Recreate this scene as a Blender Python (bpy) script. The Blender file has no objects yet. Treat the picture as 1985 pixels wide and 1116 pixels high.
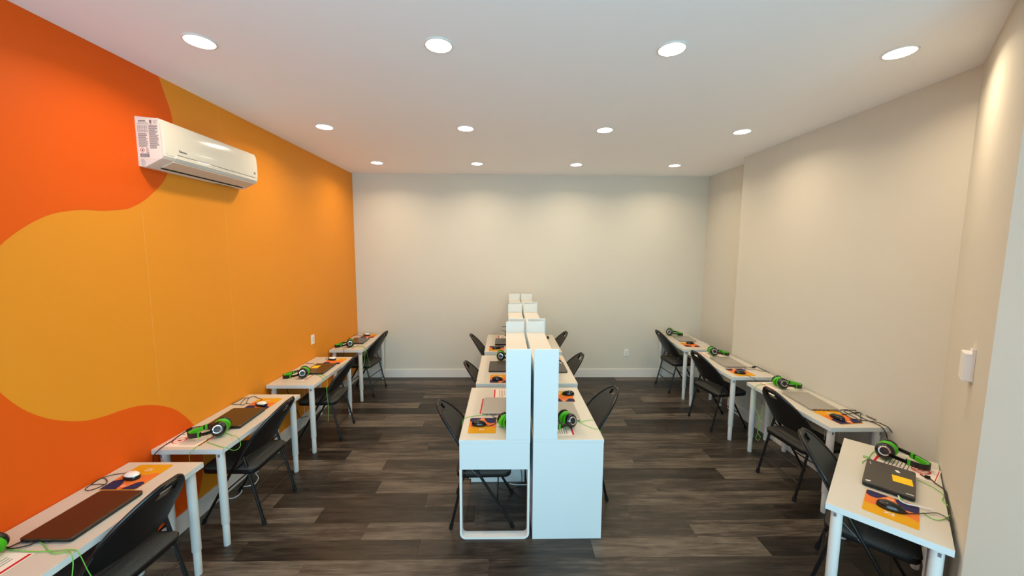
import bpy, bmesh, math, random
from mathutils import Vector, Matrix
from mathutils.geometry import tessellate_polygon
PI = math.pi
EXPOSURE = 0.0
SKY = (.50, .84, .99, 1)
SKYS = 5.8
LENS = 22
LAMP_W = 8.3
LAMP_C = (1, .785, .53)
LAMP_S = 2.6
ORANGE = (.79, .105, .004, 1)
AMBER = (.80, .285, .016, 1)
PL0 = (.010, .008, .006, 1)
PL1 = (.042, .032, .024, 1)
PL2 = (.155, .125, .096, 1)
S = bpy.context.scene
COL = S.collection
random.seed(7)

# ---------------------------------------------------------------- camera, world, light, exposure
def lin(c):
    return tuple((v / 12.92 if v <= .04045 else ((v + .055) / 1.055) ** 2.4) for v in (x / 255 for x in c)) + (1,)

cd = bpy.data.cameras.new('camera'); cam = bpy.data.objects.new('camera', cd); COL.objects.link(cam)
cd.sensor_width = 36; cd.lens = 36 * 720.1345 / 1985; cd.clip_start = .02; cd.clip_end = 60
_r = Matrix(((0.99982, -0.018224, 0.005344), (0.003487, -0.100445, -0.994937), (0.018668, 0.994776, -0.100363)))
cam.matrix_world = Matrix.Translation((0, 0, 2.073)) @ Matrix((_r[0], -_r[1], -_r[2])).transposed().to_4x4()
S.camera = cam
S.view_settings.view_transform = 'Standard'; S.view_settings.look = 'None'
S.view_settings.gamma = 1; S.view_settings.use_curve_mapping = False
S.view_settings.exposure = EXPOSURE
w = bpy.data.worlds.new('sky'); S.world = w; w.use_nodes = True
bg = w.node_tree.nodes['Background']; bg.inputs[0].default_value = SKY; bg.inputs[1].default_value = SKYS
try:
    S.cycles.use_denoising = True; S.cycles.max_bounces = 10; S.cycles.diffuse_bounces = 7
    S.cycles.sample_clamp_indirect = 6; S.cycles.caustics_reflective = False; S.cycles.caustics_refractive = False
except Exception:
    pass
pl = bpy.data.lights.new('window_portal', 'AREA'); pl.shape = 'RECTANGLE'; pl.size = 4.0; pl.size_y = 2.75
pl.cycles.is_portal = True
po = bpy.data.objects.new('window_portal', pl); COL.objects.link(po)
po.location = (-.17, -1.62, 1.5); po.rotation_euler = (PI / 2, 0, 0)
# ---------------------------------------------------------------- materials
def mat(name, col, rough=.5, spec=.5, metal=0, bump=0, bscale=60, vary=0, vscale=8, emit=None, es=0, coat=0, sheen=0):
    m = bpy.data.materials.new(name); m.use_nodes = True; nt = m.node_tree; b = nt.nodes['Principled BSDF']
    b.inputs['Base Color'].default_value = col; b.inputs['Roughness'].default_value = rough
    b.inputs['Specular IOR Level'].default_value = spec; b.inputs['Metallic'].default_value = metal
    b.inputs['Coat Weight'].default_value = coat
    if sheen: b.inputs['Sheen Weight'].default_value = sheen
    if emit:
        b.inputs['Emission Color'].default_value = emit; b.inputs['Emission Strength'].default_value = es
    tc = nt.nodes.new('ShaderNodeTexCoord')
    if vary:
        n = nt.nodes.new('ShaderNodeTexNoise'); n.inputs['Scale'].default_value = vscale; n.inputs['Detail'].default_value = 4
        nt.links.new(tc.outputs['Object'], n.inputs['Vector'])
        mx = nt.nodes.new('ShaderNodeMix'); mx.data_type = 'RGBA'
        mx.inputs['A'].default_value = tuple(c * (1 - vary) for c in col[:3]) + (1,)
        mx.inputs['B'].default_value = tuple(min(1, c * (1 + vary)) for c in col[:3]) + (1,)
        nt.links.new(n.outputs['Fac'], mx.inputs['Factor']); nt.links.new(mx.outputs['Result'], b.inputs['Base Color'])
    if bump:
        n = nt.nodes.new('ShaderNodeTexNoise'); n.inputs['Scale'].default_value = bscale; n.inputs['Detail'].default_value = 3
        nt.links.new(tc.outputs['Object'], n.inputs['Vector'])
        bp = nt.nodes.new('ShaderNodeBump'); bp.inputs['Strength'].default_value = bump; bp.inputs['Distance'].default_value = .002
        nt.links.new(n.outputs['Fac'], bp.inputs['Height']); nt.links.new(bp.outputs['Normal'], b.inputs['Normal'])
    return m

M = dict(
    wall=mat('white wall paint', lin((211, 208, 197)), .75, .25, bump=.15, bscale=90, vary=.012, vscale=3),
    ceil=mat('ceiling paint', lin((251, 251, 254)), .85, .2, bump=.1, bscale=120),
    trim=mat('trim paint', lin((226, 224, 220)), .45, .4),
    orange=mat('mural vinyl orange', ORANGE, .55, .2, bump=.08, bscale=200, vary=.02, vscale=1.5),
    amber=mat('mural vinyl amber', AMBER, .5, .3, bump=.08, bscale=200, vary=.02, vscale=1.5),
    seam=mat('mural vinyl seam', lin((232, 166, 84)), .5, .3, vary=.05),
    top=mat('white table foil', lin((203, 198, 187)), .33, .45, bump=.03, bscale=150),
    edge=mat('white lacquer', lin((213, 224, 227)), .4, .4, vary=.01),
    leg=mat('white powder coat', lin((228, 230, 228)), .35, .5, vary=.01),
    fabric=mat('charcoal weave', lin((72, 70, 66)), .9, .2, bump=1.0, bscale=420, vary=.75, vscale=260),
    vinyl=mat('black vinyl', lin((15, 15, 16)), .42, .4, bump=.25, bscale=260),
    tube=mat('black tube paint', lin((15, 15, 17)), .35, .5, vary=.1),
    rubber=mat('black rubber', lin((16, 16, 16)), .7, .3, vary=.1),
    black=mat('black plastic', lin((20, 20, 20)), .35, .5, bump=.05),
    gloss=mat('gloss black plastic', lin((14, 14, 15)), .15, .6, vary=.1),
    green=mat('green plastic', lin((70, 178, 22)), .45, .4, vary=.06),
    gcable=mat('green cable', lin((112, 190, 70)), .5, .4, vary=.05),
    chrome=mat('silver ring', lin((200, 205, 205)), .18, .5, metal=.9, vary=.03),
    silver=mat('silver lid', lin((178, 174, 166)), .38, .5, metal=.55, bump=.03, bscale=400),
    lid=mat('dark lid', lin((30, 26, 22)), .26, .8, bump=.03, bscale=400, coat=.3),
    lidgrey=mat('graphite lid', lin((66, 62, 56)), .42, .5, bump=.05, bscale=400),
    note=mat('yellow sticky paper', lin((240, 196, 40)), .8, .2, vary=.03),
    white=mat('white plastic', lin((235, 235, 232)), .35, .5, vary=.01),
    ac=mat('gloss white plastic', lin((226, 222, 210)), .14, .5, vary=.01, coat=.3),
    acm=mat('matt white plastic', lin((226, 220, 212)), .4, .45, vary=.01),
    flap=mat('warm white flap', lin((214, 196, 178)), .45, .4, vary=.01),
    slot=mat('dark slot', lin((60, 48, 36)), .8, .2, vary=.1),
    grey=mat('grey print', lin((120, 116, 120)), .7, .2, vary=.02),
    red=mat('red print', lin((196, 34, 44)), .6, .3, vary=.02),
    pink=mat('red cable', lin((226, 92, 84)), .5, .3, vary=.02),
    ink=mat('black print', lin((56, 54, 60)), .7, .2, vary=.05),
    paper=mat('white paper', lin((238, 226, 216)), .75, .25, bump=.04, bscale=80),
    pad_a=mat('pad amber cloth', lin((214, 152, 20)), .75, .25, bump=.1, bscale=500, vary=.02),
    pad_o=mat('pad orange cloth', lin((222, 116, 50)), .75, .25, bump=.1, bscale=500, vary=.02),
    pad_n=mat('pad navy cloth', lin((44, 40, 80)), .75, .25, bump=.1, bscale=500, vary=.04),
    cable=mat('dark cable', lin((50, 46, 40)), .55, .3, vary=.05),
    wcable=mat('white cable', lin((226, 228, 228)), .5, .3, vary=.02),
    lamp=mat('lamp lens', (1, .9, .75, 1), .5, emit=(1, .86, .66, 1), es=LENS),
    gold=mat('gold sticker', lin((176, 140, 60)), .4, .5, vary=.1),
)

def plank_material():
    m = bpy.data.materials.new('dark vinyl plank'); m.use_nodes = True; nt = m.node_tree; N = nt.nodes; L = nt.links
    b = N['Principled BSDF']
    oi = N.new('ShaderNodeObjectInfo'); ge = N.new('ShaderNodeNewGeometry')
    off = N.new('ShaderNodeVectorMath'); off.operation = 'SCALE'; off.inputs[0].default_value = (13, 29, 7)
    L.new(oi.outputs['Random'], off.inputs['Scale'])
    ad = N.new('ShaderNodeVectorMath'); ad.operation = 'ADD'; L.new(ge.outputs['Position'], ad.inputs[0]); L.new(off.outputs[0], ad.inputs[1])
    def noise(sc, stretch, detail, rough, dist=0):
        mp = N.new('ShaderNodeMapping'); mp.inputs['Scale'].default_value = stretch; L.new(ad.outputs[0], mp.inputs['Vector'])
        n = N.new('ShaderNodeTexNoise'); n.inputs['Scale'].default_value = sc; n.inputs['Detail'].default_value = detail
        n.inputs['Roughness'].default_value = rough; n.inputs['Distortion'].default_value = dist
        L.new(mp.outputs[0], n.inputs['Vector']); return n
    n1 = noise(5, (.35, 3.2, 1), 6, .65, .6); n2 = noise(26, (.22, 3.0, 1), 5, .6, .3); n3 = noise(4.5, (.55, 1.3, 1), 5, .6, .4)
    def math_(op, a, bb):
        q = N.new('ShaderNodeMath'); q.operation = op
        for i, v in enumerate((a, bb)):
            if isinstance(v, float): q.inputs[i].default_value = v
            else: L.new(v, q.inputs[i])
        return q.outputs[0]
    f = math_('ADD', math_('MULTIPLY', n1.outputs['Fac'], 1.0), math_('MULTIPLY', n2.outputs['Fac'], .55))
    f = math_('ADD', f, math_('MULTIPLY', n3.outputs['Fac'], .55))
    f = math_('ADD', f, math_('MULTIPLY', oi.outputs['Random'], .46))
    f = math_('MULTIPLY', math_('SUBTRACT', f, .92), 1.25)
    cr = N.new('ShaderNodeValToRGB'); e = cr.color_ramp.elements
    e[0].position = .08; e[0].color = PL0; e[1].position = .92; e[1].color = PL2
    q = e.new(.45); q.color = PL1
    L.new(f, cr.inputs[0]); L.new(cr.outputs[0], b.inputs['Base Color'])
    b.inputs['Roughness'].default_value = .42; b.inputs['Specular IOR Level'].default_value = .42
    rr = N.new('ShaderNodeMapRange'); rr.inputs['To Min'].default_value = .3; rr.inputs['To Max'].default_value = .5
    L.new(n2.outputs['Fac'], rr.inputs['Value']); L.new(rr.outputs[0], b.inputs['Roughness'])
    bp = N.new('ShaderNodeBump'); bp.inputs['Strength'].default_value = .25; bp.inputs['Distance'].default_value = .001
    L.new(n2.outputs['Fac'], bp.inputs['Height']); L.new(bp.outputs[0], b.inputs['Normal'])
    return m
M['plank'] = plank_material()

# ---------------------------------------------------------------- mesh builder
class MB:
    def __init__(s): s.v = []; s.f = []; s.sm = []; s.mi = []
    def add(s, vs, fs, smooth=False, mi=0, mx=None):
        o = len(s.v)
        s.v += [tuple(mx @ Vector(p)) for p in vs] if mx else [tuple(p) for p in vs]
        for f in fs: s.f.append([i + o for i in f]); s.sm.append(smooth); s.mi.append(mi)
        return s
    def box(s, a, b, bev=0, mi=0, mx=None):
        x0, y0, z0 = a; x1, y1, z1 = b
        vs = [(x, y, z) for z in (z0, z1) for y in (y0, y1) for x in (x0, x1)]
        fs = [(0, 2, 3, 1), (4, 5, 7, 6), (0, 1, 5, 4), (2, 6, 7, 3), (0, 4, 6, 2), (1, 3, 7, 5)]
        if not bev: return s.add(vs, fs, False, mi, mx)
        bm = bmesh.new(); vv = [bm.verts.new(p) for p in vs]
        for f in fs: bm.faces.new([vv[i] for i in f])
        bmesh.ops.bevel(bm, geom=bm.edges[:], offset=bev, segments=2, affect='EDGES', profile=.6)
        bm.verts.index_update()
        s.add([v.co[:] for v in bm.verts], [[v.index for v in f.verts] for f in bm.faces], False, mi, mx); bm.free()
        return s
    def tube(s, pts, r, n=8, mi=0, mx=None, closed=False, caps=True):
        P = [Vector(p) for p in pts]
        Q = [P[0]]
        for p in P[1:]:
            if (p - Q[-1]).length > 1e-5: Q.append(p)
        P = Q; m = len(P); rs = r if isinstance(r, (list, tuple)) else [r] * m
        vs = []; up = None
        for i in range(m):
            if closed: t = (P[(i + 1) % m] - P[i - 1]).normalized()
            else: t = (P[min(i + 1, m - 1)] - P[max(i - 1, 0)])
            t = t.normalized() if t.length > 1e-9 else Vector((0, 0, 1))
            if up is None: up = t.orthogonal().normalized()
            else:
                up = up - t * up.dot(t)
                up = up.normalized() if up.length > 1e-6 else t.orthogonal().normalized()
            q = t.cross(up)
            for k in range(n):
                a = 2 * PI * k / n; vs.append(P[i] + (up * math.cos(a) + q * math.sin(a)) * rs[min(i, len(rs) - 1)])
        fs = []
        for i in range(m if closed else m - 1):
            j = (i + 1) % m
            for k in range(n): l = (k + 1) % n; fs.append((i * n + k, i * n + l, j * n + l, j * n + k))
        s.add(vs, fs, True, mi, mx)
        if caps and not closed:
            s.add(vs[:n], [tuple(range(n))[::-1]], False, mi, mx); s.add(vs[-n:], [tuple(range(n))], False, mi, mx)
        return s
    def lathe(s, prof, n=20, mi=0, mx=None, sx=1, sy=1):
        vs = []; fs = []; m = len(prof)
        for r, z in prof:
            for k in range(n): a = 2 * PI * k / n; vs.append((r * math.cos(a) * sx, r * math.sin(a) * sy, z))
        for i in range(m - 1):
            for k in range(n): l = (k + 1) % n; fs.append((i * n + k, i * n + l, (i + 1) * n + l, (i + 1) * n + k))
        fs.append(tuple(range(n))[::-1]); fs.append(tuple((m - 1) * n + k for k in range(n)))
        return s.add(vs, fs, True, mi, mx)
    def rings(s, levels, mi=0, mx=None, smooth=True):
        n = len(levels[0]); vs = [p for l in levels for p in l]; fs = []
        for i in range(len(levels) - 1):
            for k in range(n): l = (k + 1) % n; fs.append((i * n + k, i * n + l, (i + 1) * n + l, (i + 1) * n + k))
        fs.append(tuple(range(n))[::-1]); fs.append(tuple((len(levels) - 1) * n + k for k in range(n)))
        return s.add(vs, fs, smooth, mi, mx)
    def prism(s, poly, z0, z1, mi=0, mx=None):
        area = sum(poly[i - 1][0] * poly[i][1] - poly[i][0] * poly[i - 1][1] for i in range(len(poly)))
        if area < 0: poly = poly[::-1]
        n = len(poly); vs = [(x, y, z0) for x, y in poly] + [(x, y, z1) for x, y in poly]
        tr = tessellate_polygon([[Vector((x, y, 0)) for x, y in poly]])
        fs = []
        for t in tr:
            a, b, c = [Vector(poly[i] + (0,)) if len(poly[i]) == 2 else Vector(poly[i]) for i in t]
            if (b - a).cross(c - a).z < 0: t = (t[0], t[2], t[1])
            fs.append((t[0] + n, t[1] + n, t[2] + n)); fs.append((t[0], t[2], t[1]))
        for i in range(n): j = (i + 1) % n; fs.append((i, j, j + n, i + n))
        return s.add(vs, fs, False, mi, mx)
    def build(s, name, m, parent=None, loc=None, rz=0):
        me = bpy.data.meshes.new(name); me.from_pydata(s.v, [], s.f); me.update()
        me.polygons.foreach_set('use_smooth', s.sm)
        if any(s.sm): me.set_sharp_from_angle(angle=.75)
        ms = m if isinstance(m, (list, tuple)) else [m]
        for q in ms: me.materials.append(q)
        me.polygons.foreach_set('material_index', [min(i, len(ms) - 1) for i in s.mi])
        o = bpy.data.objects.new(name, me); COL.objects.link(o)
        if parent: o.parent = parent
        if loc: o.location = loc
        if rz: o.rotation_euler.z = rz
        return o

def tag(o, label, cat, group=None):
    o['label'] = label; o['category'] = cat
    if group: o['group'] = group
    return o
def thing(name, label, cat, loc=(0, 0, 0), rz=0, group=None):
    o = bpy.data.objects.new(name, None); COL.objects.link(o); o.empty_display_size = .1
    o.location = loc; o.rotation_euler.z = rz
    return tag(o, label, cat, group)
def struct(o): o['kind'] = 'structure'; return o
def kids(o): return list(KID.get(o.name, ()))
def copy_tree(o, parent=None):
    c = o.copy(); COL.objects.link(c)
    if parent: c.parent = parent
    for ch in o.children: copy_tree(ch, c)
    return c
def place(proto, used, loc, rz, label, group):
    o = proto if not used else copy_tree(proto)
    o.location = loc; o.rotation_euler.z = rz; o['label'] = label; o['group'] = group
    return o
def rrect(w, h, r, n=4, cx=0, cy=0):
    out = []
    for sx, sy, a0 in ((1, 1, 0), (-1, 1, PI / 2), (-1, -1, PI), (1, -1, 1.5 * PI)):
        for k in range(n + 1):
            a = a0 + PI / 2 * k / n
            out.append((cx + sx * (w / 2 - r) + r * math.cos(a), cy + sy * (h / 2 - r) + r * math.sin(a)))
    return out
def smooth(pts, k=4):
    P = [Vector(p) for p in pts]
    if len(P) < 3: return P
    out = []
    for i in range(len(P) - 1):
        a, b, c, d = P[max(i - 1, 0)], P[i], P[i + 1], P[min(i + 2, len(P) - 1)]
        for j in range(k):
            t = j / k
            out.append(.5 * ((2 * b) + (c - a) * t + (2 * a - 5 * b + 4 * c - d) * t * t + (3 * b - a - 3 * c + d) * t ** 3))
    return out + [P[-1]]
def world_child(mb, name, m, parent):
    """geometry given in world coordinates, parented to a placed thing"""
    inv = (Matrix.Translation(parent.location) @ Matrix.Rotation(parent.rotation_euler.z, 4, 'Z')).inverted()
    mb.v = [tuple(inv @ Vector(p)) for p in mb.v]
    return mb.build(name, m, parent)
def text(name, body, size, m, parent, mx, bold=0):
    cu = bpy.data.curves.new(name, 'FONT'); cu.body = body; cu.size = size; cu.align_x = 'CENTER'; cu.align_y = 'CENTER'
    cu.extrude = .0004; cu.offset = bold; cu.resolution_u = 2
    t = bpy.data.objects.new(name, cu); COL.objects.link(t)
    dg = bpy.context.evaluated_depsgraph_get(); me = bpy.data.meshes.new_from_object(t.evaluated_get(dg))
    bpy.data.objects.remove(t); bpy.data.curves.remove(cu)
    me.transform(mx); me.materials.clear(); me.materials.append(m)
    o = bpy.data.objects.new(name, me); COL.objects.link(o); o.parent = parent
    return o

# ---------------------------------------------------------------- room
H = 3.245; XL = -2.375; YB = 5.942; XR = 2.981; XR2 = 3.21; YJ = 4.721; YF = -1.6
CX, CY = 2.981, 2.394; OX, OY = 2.04, 1.484
def wall(name, poly, m='wall', z0=0, z1=H): return struct(MB().prism(poly, z0, z1).build(name, M[m]))
wl = wall('wall_left', [(XL - .1, YF), (XL, YF), (XL, YB + .1), (XL - .1, YB + .1)], 'amber')
wb = wall('wall_back', [(XL, YB), (XR2 + .1, YB), (XR2 + .1, YB + .1), (XL, YB + .1)])
wall('wall_right_recess', [(XR2, YJ), (XR2 + .1, YJ), (XR2 + .1, YB), (XR2, YB)])
wall('wall_right', [(CX, CY), (XR2 + .1, CY), (XR2 + .1, YJ), (XR, YJ)])
wall('wall_right_angled', [(CX, CY), (OX, OY), (OX + .3, OY), (XR2 + .1, CY)])
wall('wall_right_front', [(OX, YF), (OX + .3, YF), (OX + .3, OY), (OX, OY)])
struct(MB().box((XL - .1, YF, H), (XR2 + .1, YB + .1, H + .1)).build('ceiling', M['ceil']))
# storefront behind the camera: sill wall, header, posts and mullions of a wide window
wf = struct(MB().box((XL, YF - .1, 0), (OX, YF, .12)).box((XL, YF - .1, 2.9), (OX, YF, H)).box((XL, YF - .1, .12), (XL + .1, YF, 2.9))
            .box((OX - .1, YF - .1, .12), (OX, YF, 2.9)).build('wall_front', M['wall']))
wn = MB()
for x in (XL + .12, -1.0, .4, OX - .12): wn.box((x - .025, YF - .08, .12), (x + .025, YF - .02, 2.9))
wn.box((XL + .1, YF - .08, .12), (OX - .1, YF - .02, .17)).box((XL + .1, YF - .08, 2.85), (OX - .1, YF - .02, 2.9))
struct(wn.build('window_1', M['slot']))

# mural: one vinyl print of the orange shape on the amber wall
m1 = [(2.715, 3.244), (2.721, 3.228), (2.753, 3.141), (2.781, 3.065), (2.795, 2.996), (2.797, 2.887), (2.78, 2.758), (2.75, 2.654), (2.723, 2.599),
      (2.678, 2.528), (2.593, 2.44), (2.518, 2.377), (2.433, 2.328), (2.384, 2.313), (2.27, 2.293), (2.154, 2.286), (2.035, 2.257), (1.95, 2.212),
      (1.879, 2.159), (1.802, 2.084), (1.72, 1.97), (1.665, 1.83), (1.645, 1.69), (1.66, 1.54), (1.69, 1.465), (1.734, 1.395), (1.768, 1.335), (1.823, 1.261),
      (1.895, 1.193), (1.976, 1.14), (2.066, 1.1), (2.166, 1.081), (2.263, 1.075), (2.366, 1.057), (2.477, 1.015), (2.596, .94), (2.68, .854),
      (2.756, .743), (2.81, .6), (2.824, .456), (2.794, .274), (2.749, .16), (2.70, .13)]
mp = [(p.x, p.y) for p in smooth([(a, b, 0) for a, b in m1], 4)]
mp += [(YF, .13), (YF, 3.244)]
# prism is made in (y, z) and stands 0.8 mm proud of the wall
MB().prism(mp, 0, .0008, mx=Matrix(((0, 0, 1, XL), (1, 0, 0, 0), (0, 1, 0, 0), (0, 0, 0, 1)))).build('mural_print', M['orange'], wl)
for y in (2.512, 3.245):
    MB().box((XL, y - .0012, 1.06 if y < 3 else .14), (XL + .0004, y + .0012, 2.33 if y < 3 else 3.24)).build('mural_seam', M['seam'], wl)

# baseboards: board with a thinner cap above a groove
def baseboard(name, a, b, side):
    a = Vector(a); b = Vector(b); d = (b - a); L_ = d.length; ang = math.atan2(d.y, d.x)
    mx = Matrix.Translation((a.x, a.y, 0)) @ Matrix.Rotation(ang, 4, 'Z')
    s = side
    q = MB()
    q.box((0, min(0, s * .014), .0005), (L_, max(0, s * .014), .112), mx=mx)
    q.box((0, min(0, s * .009), .112), (L_, max(0, s * .009), .116), mx=mx)
    q.box((0, min(0, s * .012), .116), (L_, max(0, s * .012), .137), bev=.002, mx=mx)
    return struct(q.build(name, M['trim']))
baseboard('baseboard_left', (XL, YF), (XL, YB), -1)
baseboard('baseboard_back', (XL, YB), (XR2, YB), -1)
baseboard('baseboard_right_recess', (XR2, YJ), (XR2, YB), 1)
baseboard('baseboard_right', (CX, CY), (XR, YJ), 1)
baseboard('baseboard_right_angled', (OX, OY), (CX, CY), 1)
baseboard('baseboard_right_front', (OX, YF), (OX, OY), 1)

# floor: a slab with its planks laid on it
fl = struct(MB().box((XL - .1, YF - .1, -.12), (XR2 + .1, YB + .1, -.007)).build('floor', M['rubber']))
PW, PLEN = .1725, 1.22
full = None
far = MB()
r0 = 2.318 - PW * 23
k = 0
offs = [0, .41, .83, .2, .63, 1.02, .31, .74, 1.15, .52]
while True:
    y0 = r0 + k * PW; k += 1
    if y0 > YB: break
    y1 = min(y0 + PW - .0008, YB)
    x = XL - offs[k % 10] + random.uniform(-.08, .08)
    lim = OX if y1 < OY else XR2
    while x < lim:
        a, b = max(x, XL), min(x + PLEN - .0008, lim)
        if b - a > .01:
            if y0 < 1.35: far.box((a, y0, -.007), (b, y1, 0))
            elif b - a > PLEN - .01 and y1 - y0 > PW - .01:
                if full is None:
                    full = MB().box((0, 0, -.007), (PLEN - .0008, PW - .0008, 0)).build('plank', M['plank'], fl); p = full
                else:
                    p = full.copy(); COL.objects.link(p)
                p.location = (a, y0, random.uniform(-.0003, 0))
            else: MB().box((0, 0, -.007), (b - a, y1 - y0, 0)).build('plank', M['plank'], fl, (a, y0, random.uniform(-.0003, 0)))
        x += PLEN
fo = far.build('planks', M['plank'], fl); fo['kind'] = 'stuff'

# ---------------------------------------------------------------- recessed ceiling lights
lp = thing('recessed_light', '', 'ceiling light')
MB().lathe([(.072, -.001), (.082, -.001), (.084, -.004), (.081, -.006), (.073, -.007), (.072, -.004)], 28).build('trim_ring', M['white'], lp)
MB().lathe([(.072, -.003), (.072, -.006), (.045, -.0085)], 28).build('lens', M['lamp'], lp)
ROW = ('front', 'middle', 'rear'); PX = ('nearest the orange wall', 'second from the orange wall', 'second from the white right wall', 'nearest the white right wall')
ld = bpy.data.lights.new('downlight', 'AREA'); ld.shape = 'DISK'; ld.size = .12; ld.energy = LAMP_W; ld.color = LAMP_C; ld.spread = LAMP_S
for j in range(3):
    for i in range(4):
        x, y = -1.7371 + 1.3508 * i, 2.2698 + 1.4611 * j
        o = place(lp, not (i == 0 and j == 0), (x, y, H), 0, f'round recessed ceiling light, {ROW[j]} row, {PX[i]}', 'recessed ceiling lights')
        l = bpy.data.objects.new('downlight', ld); COL.objects.link(l); l.location = (x, y, H - .012)

# ---------------------------------------------------------------- air conditioner
ac = thing('air_conditioner', 'white split air conditioner mounted high on the orange wall', 'air conditioner', (XL, 2.974, 2.60))
HW = .457
prof = [(0, .004), (.02, -.002), (.045, .0), (.09, .022), (.13, .042), (.155, .055), (.166, .072), (.168, .11), (.167, .2), (.162, .27), (.15, .299), (.135, .306), (.0, .318)]
def acring(y, k):
    cx, cz = .08, .155
    return [(cx + (a - cx) * k if a > .001 else 0, y, cz + (b - cz) * k) for a, b in prof]
q = MB(); q.rings([acring(-HW, .985), acring(-HW + .005, .995), acring(-HW + .016, 1), acring(HW - .016, 1), acring(HW - .006, .99), acring(HW, .965)], smooth=False)
q.build('body', M['acm'], ac)
# glossy front panel, wraps the front above the flap
fp = [(.1685, .083), (.1715, .11), (.1708, .2), (.1658, .272), (.1535, .3015), (.138, .3078)]
def sheet_strip(rows, t=.004):
    m = len(rows[0]); vs = [p for r in rows for p in r] + [(p[0] - t, p[1], p[2] - t * .3) for r in rows for p in r]; n = len(rows) * m; fs = []
    for i in range(len(rows) - 1):
        for j in range(m - 1):
            fs.append((i * m + j, (i + 1) * m + j, (i + 1) * m + j + 1, i * m + j + 1)); fs.append(tuple(n + z for z in (i * m + j, i * m + j + 1, (i + 1) * m + j + 1, (i + 1) * m + j)))
    for i in range(len(rows) - 1):
        for j in (0, m - 1): fs.append((i * m + j, (i + 1) * m + j, n + (i + 1) * m + j, n + i * m + j))
    for i in (0, len(rows) - 1):
        for j in range(m - 1): fs.append((i * m + j, i * m + j + 1, n + i * m + j + 1, n + i * m + j))
    return vs, fs
rows = []
for y, lo in ((-HW + .004, .115), (-HW + .012, .09), (-HW + .03, .083), (-HW + .07, .083), (-HW + .1, .1), (-.2, .1), (0, .1), (.2, .1), (HW - .05, .1), (HW - .025, .098), (HW - .012, .085), (HW - .003, .105)):
    r = [(a, y, b) for a, b in fp]; r[0] = (.1685 + (lo - .083) * .1, y, lo); r[1] = (r[1][0], y, max(.115, lo + .012)); rows.append(r)
vs, fs = sheet_strip(rows)
MB().add(vs, fs, True).build('front_panel', M['ac'], ac)
gr = MB()
for i in range(4, 9):
    y0, y1 = rows[i][0][1], rows[i + 1][0][1]
    gr.box((.164, y0, .0968), (.1708, y1, .1))
gr.build('panel_gap', M['grey'], ac)
MB().box((.155, -HW + .085, .072), (.1725, HW - .018, .095), .002).build('lower_lip', M['ac'], ac)
fx = Matrix.Translation((.114, 0, .0325)) @ Matrix.Rotation(-.455, 4, 'Y')
MB().box((-.04, -HW + .08, -.005), (.042, HW - .03, .002), .0015, mx=fx).build('air_flap', M['flap'], ac)
MB().box((.062, -HW + .085, .0045), (.072, HW - .06, .012)).build('flap_slot', M['slot'], ac)
MB().box((.022, .14, -.0035), (.044, .33, -.0015)).build('energy_sticker', M['gold'], ac)
text('brand_print', 'Klimaire', .019, M['grey'], ac, Matrix.Translation((.1722, -HW + .142, .126)) @ Matrix.Rotation(PI / 2, 4, 'Z') @ Matrix.Rotation(PI / 2, 4, 'X'), .0006)
b_ = MB()
for k in range(20):
    a = 2 * PI * k / 20; a2 = a + 2 * PI / 20
    b_.add([(.1726, HW - .04 + r * math.cos(t), .135 + r * math.sin(t)) for r, t in ((.007, a), (.011, a), (.011, a2), (.007, a2))], [(0, 1, 2, 3)])
b_.box((.1718, HW - .044, .132), (.1726, HW - .036, .138)).build('badge_print', M['grey'], ac)
# side label: text block lines, flame diamond, barcode, moulded arcs
yl = -HW - .0008
lb = MB().box((.008, yl, .052), (.15, -HW + .002, .296)).build('side_label', M['paper'], ac)
tx = MB(); yy = yl - .0004
def bar(x0, x1, z, h=.0024): tx.box((x0, yy, z), (x1, yy + .0006, z + h))
random.seed(3)
for i in range(2): bar(.022, .07 + random.uniform(-.006, .006), .286 - i * .007, .004)
for i in range(2): bar(.014, .084, .272 - i * .006, .002)
for i in range(9): bar(.014, .076, .258 - i * .0052, .0014)
for c in range(5): tx.box((.014 + c * .0152, yy, .214), (.0152 + c * .0152, yy + .0006, .26))
for i in range(14): bar(.014, .07 + random.uniform(-.008, .006), .206 - i * .0062, .0032)
for i in range(24): bar(.084, .142 + random.uniform(-.018, .004), .258 - i * .0062, .0036)
tx.box((.092, yy, .274), (.106, yy + .0006, .292)).box((.094, yy, .266), (.106, yy + .0006, .271))
for i in range(4): bar(.114, .142 + random.uniform(-.01, .002), .289 - i * .0065, .002)
for i in range(6): bar(.058, .074 + random.uniform(-.004, .004), .118 - i * .006)
random.seed(5); x = .018
while x < .076:
    w_ = random.choice((.001, .0016, .0026)); tx.box((x, yy, .06), (x + w_, yy + .0006, .084)); x += w_ + random.choice((.0006, .001, .0014))
tx.build('label_print', M['grey'], lb)
dm = MB(); c0 = (.034, .105)
for k in range(4):
    a, b = PI / 2 * k, PI / 2 * (k + 1)
    dm.add([(c0[0] + r * math.cos(t), yy, c0[1] + r * 1.1 * math.sin(t)) for r, t in ((.013, a), (.0165, a), (.0165, b), (.013, b))], [(0, 1, 2, 3)])
dm.build('flame_diamond', M['red'], lb)
MB().lathe([(.005, 0), (.001, .011)], 8, mx=Matrix.Translation((.034, yy, .1)), sy=.05).build('flame_mark', M['ink'], lb)
arc = MB()
for r in (.012, .02, .028): arc.tube([(.016 + r * math.cos(a), -HW - .0004, .026 + r * .9 * math.sin(a)) for a in [PI * (-.42 + .084 * k) for k in range(11)]], .0009, 5)
arc.build('moulded_arcs', M['grey'], ac)

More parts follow.
